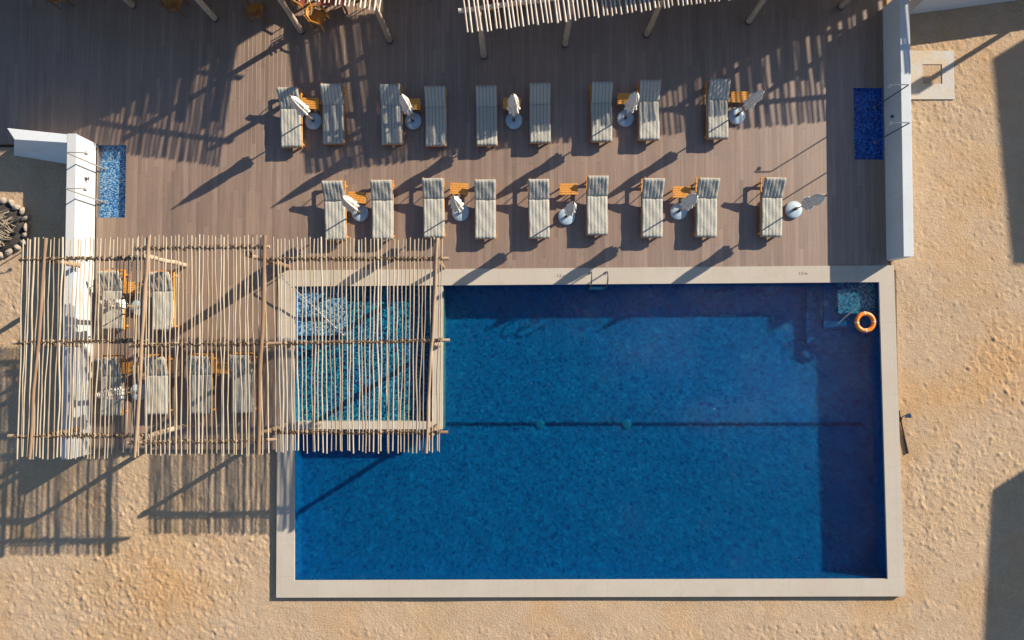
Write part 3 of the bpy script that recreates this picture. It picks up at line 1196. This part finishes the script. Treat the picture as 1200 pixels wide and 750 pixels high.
def pergola(label, h, xt, xb, yt, yb, n, beams, rafters, posts, seed, wob=.017):
    """xt: left and right end of the top edge in the photo, xb of the bottom edge"""
    rr = random.Random(seed)
    root = empty('pergola', tuple(P((xb[0] + xb[1]) / 2, (yt + yb) / 2, 0)))
    inv = root.location.copy()
    tag(root, label, 'pergola', 'pergola bays of crooked peeled poles')

    def put(mb, name, m):
        mb.v = [(p[0] - inv.x, p[1] - inv.y, p[2] - inv.z) for p in mb.v]
        return mb.build(name, m, root)
    xs = []
    for i in range(n):
        t = (i + .5 + rr.uniform(-.2, .2)) / n
        t2 = t + rr.uniform(-.38, .38) / n
        u0, u1 = xt[0] + (xt[1] - xt[0]) * t, xb[0] + (xb[1] - xb[0]) * t2
        big_ = rr.random() < .12
        r = rr.uniform(.016, .0215) * (1.25 if big_ else 1)
        a = P(u0, yt + rr.uniform(-1.5, 2.5), h)
        b = P(u1, yb + rr.uniform(-2.5, 1.5), h)
        if rr.random() < .5:
            a, b = b, a
        put(crooked(a, b, r * 1.12, r * .85, wob * rr.uniform(.5, 1.5), 15, seed * 100 + i), 'roof_pole', M['stick'])
        xs.append((t, u0, u1))
    hb = h - .10
    for (u0, v0, u1, v1) in beams:
        a, b = P(u0, v0, hb), P(u1, v1, hb)
        bo = put(crooked(a, b, .058, .05, .02, 12, rr.random(), 9), 'beam', M['log'])
        ro = MB()
        for (t, s0, s1) in xs:
            f_ = ((v0 + v1) / 2 - yt) / (yb - yt)
            u = s0 + (s1 - s0) * f_
            if not min(u0, u1) + 1 < u < max(u0, u1) - 1:
                continue
            g_ = (u - u0) / (u1 - u0)
            c = a.lerp(b, g_)
            sg = rr.choice((-1, 1))
            ro.tube([c + Vector((-.05, -.075 * sg, .02)), c + Vector((-.035, -.03 * sg, .13)), c + Vector((.035, .03 * sg, .13)), c + Vector((.05, .075 * sg, .02)), c + Vector((0, .05 * sg, -.06))], .017, 5)
        ro.v = [(p[0] - inv.x, p[1] - inv.y, p[2] - inv.z) for p in ro.v]
        ro.build('lashing', M['rope'], bo)
    for (u0, v0, u1, v1, r) in rafters:
        put(crooked(P(u0, v0, h + .02), P(u1, v1, h + .02), r, r * .85, .02, 14, rr.random(), 9), 'rafter', M['log'])
    for (u, v, z0) in posts:
        p = P(u, v, z0)
        p2 = P(u, v, 0) if z0 < .5 else p
        put(crooked((p.x, p.y, z0), (p.x + rr.uniform(-.04, .04), p.y + rr.uniform(-.04, .04), h - .03), .085, .07, .012, 10, rr.random(), 10), 'post', M['log'])
        ps = MB()
        for dz in (-.2, -.12, -.16):
            ps.tube([(p.x + .085 * math.cos(q_ * PI / 5), p.y + .085 * math.sin(q_ * PI / 5), h + dz + .02 * math.sin(q_)) for q_ in range(11)], .016, 5)
        ps.v = [(p_[0] - inv.x, p_[1] - inv.y, p_[2] - inv.z) for p_ in ps.v]
        ps.build('lashing', M['rope'], root)
    return root


pergola('low pergola bay of crooked poles spanning the left white wall', 2.72, (25, 172), (17, 164), 279, 537, 32,
        [(24, 304, 178, 302.5), (16, 401.5, 178, 399), (10, 511, 172, 510)],
        [(54, 279, 35, 538, .05)],
        [(93, 311, 1.08), (93, 404, 1.08), (93, 503, 1.08), (217, 311, 0), (216, 404, 0), (214, 500, 0)], 5)
pergola('tallest pergola bay, over the loungers between wall and pool', 3.2, (160, 313), (156, 316), 276, 533.5, 32,
        [(157, 292, 316, 289), (152, 405, 330, 402), (150, 519.5, 324, 515)],
        [(175, 278, 158, 536, .052), (310.5, 276, 303, 533, .062)],
        [(330, 311, 0)], 7)
pergola('pergola bay of pale poles shading the shallow corner of the pool', 2.62, (318, 521), (322, 518), 279, 530, 43,
        [(314, 304, 526, 303), (310, 403, 527, 398.5), (310, 506, 525, 506.5)],
        [(512.5, 279, 499.5, 531, .05)],
        [(338, 313, 0), (339, 404.5, 0), (337, 497, 0), (519.5, 313.5, 0), (514.5, 404, 0), (513, 499, 0)], 9)

# ------------------------------------------------------------------ restaurant awnings, roofs, furniture (top edge of the picture)
def awning(label, h, e0, e1, ov, depth, posts, n_mats, seed, spacing, gap_lo, gap_hi, roofname=None):
    """e0, e1: photo positions (at height h) of the two ends of the front edge"""
    rr = random.Random(seed)
    A, B = P(*e0, h), P(*e1, h)
    ax = (B - A).normalized()
    back = Vector((-ax.y, ax.x, 0))
    if back.y < 0:
        back = -back
    L = (B - A).length
    root = empty('restaurant_awning', (A.x, A.y, 0))
    o0 = Vector((A.x, A.y, 0))
    tag(root, label, 'awning', 'pole awnings along the restaurant')

    def put(mb, name, m):
        mb.v = [tuple(Vector(p) - o0) for p in mb.v]
        return mb.build(name, m, root)
    n = int(L / spacing)
    for i in range(min(n, 100)):
        s = L * (i + .5 + rr.uniform(-.2, .2)) / n
        a = A + ax * s - back * rr.uniform(-.04, .04)
        b = A + ax * (s + rr.uniform(-.03, .03)) + back * depth
        put(crooked(a, b, rr.uniform(.024, .031), .024, .012, 9, seed * 77 + i, 6), 'roof_pole', M['white_stick'])
    for d_ in (ov, ov + 2.2, depth - .3):
        ext = .45
        a, b = A - ax * ext * .3 + back * d_, B + ax * .1 + back * d_
        a.z = b.z = h - .1
        put(crooked(a, b, .07, .065, .015, 14, rr.random(), 9), 'beam', M['white_stick'])
    for (u, v) in posts:
        p = P(u, v)
        put(crooked((p.x, p.y, 0), (p.x + rr.uniform(-.05, .05), p.y + rr.uniform(0, .05), h - .02), .095, .085, .012, 9, rr.random(), 10), 'post', M['log'])
        s_ = MB()
        s_.lathe([(.12, 0), (.12, .06), (.105, .075)], 14, (p.x, p.y))
        put(s_, 'post_shoe', M['dark_steel'])
    # strips of reed mat laid under the poles, beginning behind the front beam
    s = 0.0
    while s < L and n_mats:
        wdt = rr.uniform(.16, .34)
        st = rr.uniform(1.15, 1.6)
        if rr.random() < .92:
            mm = MB()
            a, b = A + ax * s, A + ax * min(L, s + wdt)
            q0, q1, q2, q3 = a + back * st, b + back * st, b + back * depth, a + back * depth
            mm.hexa([Vector((k.x, k.y, h + .03)) for k in (q0, q1, q2, q3)], [Vector((k.x, k.y, h + .05)) for k in (q0, q1, q2, q3)])
            put(mm, 'reed_mat', M['mat'])
        s += wdt + rr.uniform(gap_lo, gap_hi)
    return root


awning('pale pole awning with raised corner above the rust red chairs, left of the gap', 3.3, (30, -44), (447, 13), .75, 5.2,
       [(156, 7), (252.5, 22.5), (353, 37), (457, 48)], 1, 3, .145, .08, .2)
awning('wide pale pole awning at the top centre of the deck', 3.05, (546, 39.5), (846, 1), .75, 5.2,
       [(567, 66), (662, 52.5), (757.5, 41)], 1, 4, .138, .10, .24)
awning('pole awning continuing beyond the top right frame edge', 3.05, (850, 0), (1340, -38), .75, 5.2,
       [(877, 25.5), (985, 8), (1090, -10)], 1, 6, .18, .12, .28)


def roof(poly, h, label, t_=.3):
    """thatched roof whose shadow on the deck has this outline"""
    pts = [above(u, v, h) for u, v in poly]
    m = MB()
    if sum(pts[i].x * pts[(i + 1) % len(pts)].y - pts[(i + 1) % len(pts)].x * pts[i].y for i in range(len(pts))) < 0:
        pts = pts[::-1]
    root = empty('restaurant_roof', (pts[0].x, pts[0].y, 0))
    o0 = root.location
    m.prism([(p.x - o0.x, p.y - o0.y) for p in pts], h, h + t_)
    m.build('thatch', M['thatch'], root)
    tag(root, label, 'roof', 'thatched restaurant roofs')
    c = sum(pts, Vector()) / len(pts)
    for p in pts[:: max(1, len(pts) // 5)]:
        q_ = p.lerp(c, .12) - o0
        s_ = MB()
        s_.tube([(q_.x, q_.y, 0), (q_.x, q_.y, h)], .1, 10)
        s_.build('post', M['log'], root)


roof([(-420, -330), (345, -330), (350, 12), (300, 40), (265, 63), (205, 92), (150, 122), (90, 150), (40, 160), (-420, 165)], 4.6,
     'thatched roof behind the left pole awning, casting the deep shade at the top left')
roof([(462, -330), (1030, -330), (1033, 0), (960, 34), (930, 42), (800, 96), (745, 128), (705, 122), (690, 150), (640, 152), (590, 158), (520, 168), (497, 150), (478, 60), (466, 30)], 4.6,
     'thatched roof behind the central pole awning, casting the deep shade across the deck')


def make_chair(m_frame, m_seat, arm=True):
    root = empty('dining_chair')
    for sx in (-1, 1):
        for y, top in ((-.22, .62), (.22, .84)):
            l = MB()
            l.tube([(sx * .25, y, 0), (sx * .24, y, .44), (sx * .24, y + (.05 if y > 0 else 0), top)], .02, 6)
            l.build('leg', m_frame, root)
    s = MB()
    s.box(-.24, .24, -.24, .22, .42, .46)
    s.build('seat', m_seat, root, bevel=.01)
    b = MB()
    n = 9
    for zz in (.62, .72, .80):
        b.tube([(.27 * math.sin(t), .02 + .26 * math.cos(t), zz) for t in [(-1.25 + 2.5 * k / (n - 1)) for k in range(n)]], .022, 6)
    b.build('backrest', m_frame, root)
    if arm:
        for sx in (-1, 1):
            a = MB()
            a.tube([(sx * .26, .12, .63), (sx * .26, -.24, .63)], .024, 6)
            a.build('armrest', m_frame, root)
    return root


M['bright_wood'] = simple('bright_orange_wood', (.58, .26, .04), .5, .2, 6, (5, 1, 5))
M['ochre_seat'] = simple('ochre_seat_wood', (.40, .17, .03), .6, .2, 6)
ch1 = make_chair(M['bright_wood'], M['ochre_seat'])
p = P(372, 20, .45)
ch1.location = (p.x, p.y, 0)
ch1.rotation_euler = (0, 0, math.radians(70))
tag(ch1, 'bright orange armchair just outside the left pole awning', 'chair', 'restaurant chairs')
ch2 = make_chair(M['dark_wood'], M['ochre_seat'], False)
CH = [(299, 12, 175, 'brown chair standing alone between the two left awning posts'),
      (203, 3, 165, 'brown chair cut by the top edge beside the second post'),
      (68, -6, 190, 'dark chair cut by the top edge at the far left')]
for i, (u, v, a, l) in enumerate(CH):
    o = ch2 if i == 0 else copy_tree(ch2)
    p = P(u, v, .45)
    o.location = (p.x, p.y, 0)
    o.rotation_euler = (0, 0, math.radians(a))
    tag(o, l, 'chair', 'restaurant chairs')
ch3 = make_chair(M['bright_wood'], M['cushion_red'])
CH = [(352, -3, 60, 'orange chair with red seat under the awning, left of the bright armchair table'),
      (420, -6, -70, 'orange chair with red seat under the awning, near the corner post'),
      (578, 6, 80, 'red seated chair under the central awning, left end'),
      (614, -2, -80, 'red seated chair under the central awning, near its middle post'),
      (704, -8, 80, 'red seated chair under the central awning, right of the middle post')]
for i, (u, v, a, l) in enumerate(CH):
    o = ch3 if i == 0 else copy_tree(ch3)
    p = P(u, v, .45)
    o.location = (p.x, p.y, 0)
    o.rotation_euler = (0, 0, math.radians(a))
    tag(o, l, 'chair', 'restaurant chairs')
TB = [(388, -8, 'red clothed dining table under the left awning'), (596, -6, 'red clothed dining table under the central awning')]
tb = empty('dining_table')
m = MB()
m.box(-.45, .45, -.4, .4, .70, .74)
m.build('table_top', M['cushion_red'], tb, bevel=.01)
for sx in (-1, 1):
    for sy in (-1, 1):
        m = MB()
        m.box(sx * .38 - .03, sx * .38 + .03, sy * .33 - .03, sy * .33 + .03, 0, .70)
        m.build('leg', M['dark_wood'], tb)
for i, (u, v, l) in enumerate(TB):
    o = tb if i == 0 else copy_tree(tb)
    p = P(u, v, .74)
    o.location = (p.x, p.y, 0)
    tag(o, l, 'table', 'restaurant tables')

# ------------------------------------------------------------------ pool fittings
lad = empty('pool_ladder', (P(700, 326).x, P(700, 334).y, 0))
tag(lad, 'steel pool ladder hooked over the coping near the middle of the pool edge', 'ladder')
for sx in (-1, 1):
    m = MB()
    x = sx * .265
    m.tube([(x, .40, CZ), (x, .40, .45), (x, .36, .62), (x, .24, .70), (x, .08, .66), (x, -.06, .45), (x, -.09, .0), (x, -.09, -.8)], .021, 8)
    m.build('handrail', M['dark_steel'], lad)
    m = MB()
    m.lathe([(.05, CZ), (.05, CZ + .012), (.025, CZ + .02)], 12, (x, .40))
    m.build('flange', M['steel'], lad)
for z in (-.16, -.42, -.68):
    m = MB()
    m.box(-.265, .265, -.13, -.05, z - .02, z)
    m.build('step', M['steel'], lad)
# depth marks
for (u, v, l) in ((657.5, 323.5, 'faded depth mark on the coping beside the pool ladder'), (940.5, 320.5, 'faded depth mark on the coping near the corner steps')):
    cu = bpy.data.curves.new('mark', 'FONT')
    cu.body = '1.5 m'
    cu.size = .135
    cu.align_x = 'CENTER'
    cu.align_y = 'CENTER'
    tmp = bpy.data.objects.new('tmp', cu)
    col.objects.link(tmp)
    bpy.context.view_layer.update()
    me = bpy.data.meshes.new_from_object(tmp.evaluated_get(bpy.context.evaluated_depsgraph_get()))
    bpy.data.objects.remove(tmp)
    me.materials.clear()
    me.materials.append(M['ink'])
    o = bpy.data.objects.new('depth_mark', me)
    col.objects.link(o)
    p = P(u, v)
    o.location = (p.x, p.y, CZ + .004)
    tag(o, l, 'depth mark', 'depth marks on the pool coping')
# handrails down the corner steps
def rail(a, b, za, zb, label):
    A, B = P(*a, za), P(*b, zb)
    root = empty('handrail', (A.x, A.y, 0))
    o0 = root.location.copy()
    tag(root, label, 'handrail', 'handrails at the pool steps')
    m = MB()
    m.tube([(0, 0, za), tuple(B - o0)], .022, 8)
    m.build('rail', M['steel'], root)
    for q_, zf in ((A, 0.0), (A.lerp(B, .5), -.42), (B, DZ)):
        m = MB()
        m.tube([(q_.x - o0.x, q_.y - o0.y, min(zf, q_.z - .1)), (q_.x - o0.x, q_.y - o0.y, q_.z)], .02, 8)
        m.build('post', M['steel'], root)


rail((326, 321), (403, 393), .55, .25, 'slim steel handrail crossing the shallow corner under the pergola')
rail((1004, 360), (982, 379), .10, -.05, 'short steel handrail over the sunlit corner step by the life ring')
# life ring
pr = P(1013, 377.5, WZ)
ring = empty('life_ring', (pr.x, pr.y, WZ))
tag(ring, 'orange life ring with white bands floating in the corner of the pool', 'life ring')


def torus_arc(t0, t1, R, r, n, k=14):
    m = MB()
    m.tube([(R * math.cos(t0 + (t1 - t0) * i / n), R * math.sin(t0 + (t1 - t0) * i / n), .05) for i in range(n + 1)], r, k, True)
    return m


m = torus_arc(0, 2 * PI, .285, .072, 48)
m.build('ring_body', M['ring_orange'], ring)
for k in range(4):
    t_ = PI / 2 * k + PI / 2 + .06
    m = torus_arc(t_ - .045, t_ + .045, .285, .076, 5)
    m.build('band', M['ring_white'], ring)
# ------------------------------------------------------------------ things on the sand
# concrete pad with a hole of sand in its middle
x0, x1, y0, y1 = P(1066, 80).x, P(1120, 80).x, P(1090, 115).y, P(1090, 58).y
hx0, hx1, hy0, hy1 = P(1083, 80).x, P(1106, 80).x, P(1090, 97).y, P(1090, 74).y
zt = Z_SAND + .045
m = MB()
for r in ((x0, hx0, y0, y1), (hx1, x1, y0, y1), (hx0, hx1, y0, hy0), (hx0, hx1, hy1, y1)):
    m.box(*r, Z_SAND - .2, zt)
o = m.build('concrete_pad', M['pad'])
tag(o, 'pale concrete pad with a square sand filled hole beside the right wall', 'concrete pad')
m = MB()
m.box(hx0, hx1, hy0, hy1, Z_SAND - .2, zt - .02)
m.build('sand_fill', M['sand'], o)
# spike lamp and rod beside the coping
p = P(1060, 487, Z_SAND)
z = sand_z(p.x, p.y)
lampo = empty('garden_spotlight', (p.x, p.y, z))
tag(lampo, 'small blue grey spotlight stuck in the sand by the right coping', 'spotlight')
m = MB()
m.tube([(0, 0, -.05), (0, 0, .12)], .018, 8)
m.build('spike', M['dark_steel'], lampo)
m = MB()
m.tube([(-.06, -.02, .14), (.0, .0, .16), (.10, .03, .20)], [.045, .07, .09], 12)
m.build('lamp_head', M['lamp_grey'], lampo)
m = MB()
pts = [P(u, v, Z_SAND) for u, v in ((1053, 481), (1054.5, 492), (1057.5, 505), (1060, 518), (1063, 531))]
c0 = pts[2].copy()
zz = [max(sand_z(q_.x + dx, q_.y + dy) for dx in (-.1, 0, .1) for dy in (-.1, 0, .1)) for q_ in pts]
zm = max(zz)
m.tube([(q_.x - c0.x, q_.y - c0.y, zm + .035 - .0 * k) for k, q_ in enumerate(pts)], [.02, .026, .03, .034, .04], 8)
o = m.build('dark_rod', M['hose'], loc=(c0.x, c0.y, 0))
tag(o, 'thin dark rod lying on the sand from the spotlight along the right coping', 'rod')
# fire pit
pc = P(0, 267, Z_SAND)
zb = Z_SAND
pit = empty('fire_pit', (pc.x, pc.y, zb))
tag(pit, 'round stone fire pit with charred bed at the left edge of the picture', 'fire pit')
m = MB()
m.lathe([(.88, -.25), (.86, .075), (.5, .065), (.02, .055)], 30)
m.build('ash_bed', M['ash'], pit)
n = 22
for k in range(n):
    t_ = 2 * PI * k / n + rnd.uniform(-.05, .05)
    R_ = .95 + rnd.uniform(-.04, .05)
    m = MB()
    sz = (rnd.uniform(.13, .18), rnd.uniform(.09, .125), rnd.uniform(.09, .14))
    m.blob((0, 0, 0), sz, 40 + k)
    Rm = Matrix.Rotation(t_, 3, 'Z')
    mid_ = Vector((R_ * math.cos(t_), R_ * math.sin(t_), .07))
    m.v = [tuple(Rm @ Vector(v_) + mid_) for v_ in m.v]
    m.build('stone', M['stone'], pit)
wood = empty('brushwood_pile', (pc.x - .08, pc.y, zb))
tag(wood, 'heap of pale dry branches piled inside the stone fire pit', 'firewood')
for k in range(72):
    a = rnd.uniform(-1.0, 1.0) if rnd.random() < .75 else rnd.uniform(0, PI)
    L = rnd.uniform(.4, 1.15)
    r_ = .62 * math.sqrt(rnd.random())
    t_ = rnd.uniform(0, 2 * PI)
    c = Vector((r_ * math.cos(t_) * .8, r_ * math.sin(t_), .11 + .30 * (1 - r_ / .7) * rnd.random() + .05 * rnd.random()))
    dv = Vector((math.cos(a), math.sin(a), rnd.uniform(-.15, .15))) * L * .5
    # keep within the ring
    for _ in range(6):
        if (c + dv).xy.length > .74 or (c - dv).xy.length > .74:
            dv *= .8
    mid_ = c + Vector((rnd.uniform(-.06, .06), rnd.uniform(-.06, .06), .03))
    m = MB()
    m.tube([c - dv, mid_, c + dv], [.021, .018, .010], 5)
    m.build('branch', M['twig'], wood)

# ------------------------------------------------------------------ beyond the frame: what shades the right hand sand
def building(poly, h, label):  # unseen block, added and shaped from the outline of its shadow
    pts = [P(u, v, 0) + SUN * h for u, v in poly]
    if sum(pts[i].x * pts[(i + 1) % len(pts)].y - pts[(i + 1) % len(pts)].x * pts[i].y for i in range(len(pts))) < 0:
        pts = pts[::-1]
    root = empty('unseen_building', (pts[0].x, pts[0].y, Z_SAND))
    o0 = root.location.copy()
    tag(root, label, 'building', 'unseen buildings outside the right edge')
    m = MB()
    m.prism([(p.x - o0.x, p.y - o0.y) for p in pts], -.3, h - .25)
    m.build('wall', M['white_plaster'], root)
    m = MB()
    m.prism([(p.x - o0.x, p.y - o0.y) for p in pts], h - .25 + .003, h - Z_SAND)
    m.build('roof', M['thatch'], root)


building([(1172, 63), (1196, 305), (1420, 305), (1420, 63)], 6.5, 'hut unseen beyond the upper right edge, shaped to shade the sand')
building([(1174, 570), (1162, 790), (1420, 790), (1420, 430)], 6.5, 'hut unseen beyond the lower right edge, shaped to shade the sand')
# lamp post whose shadow reaches the concrete pad
h = 3.4
tp = P(1085, 96, Z_SAND) + SUN * (h)
post = empty('lamp_post', (tp.x, tp.y, Z_SAND))
tag(post, 'tall wooden lamp post outside the top right corner', 'lamp post')
m = MB()
m.tube([(0, 0, -.3), (0, 0, h)], .085, 10)
m.build('post', M['log'], post)
m = MB()
m.box(-.16, .16, -.16, .16, h + .002, h + .3)
m.build('lamp_box', M['dark_steel'], post)
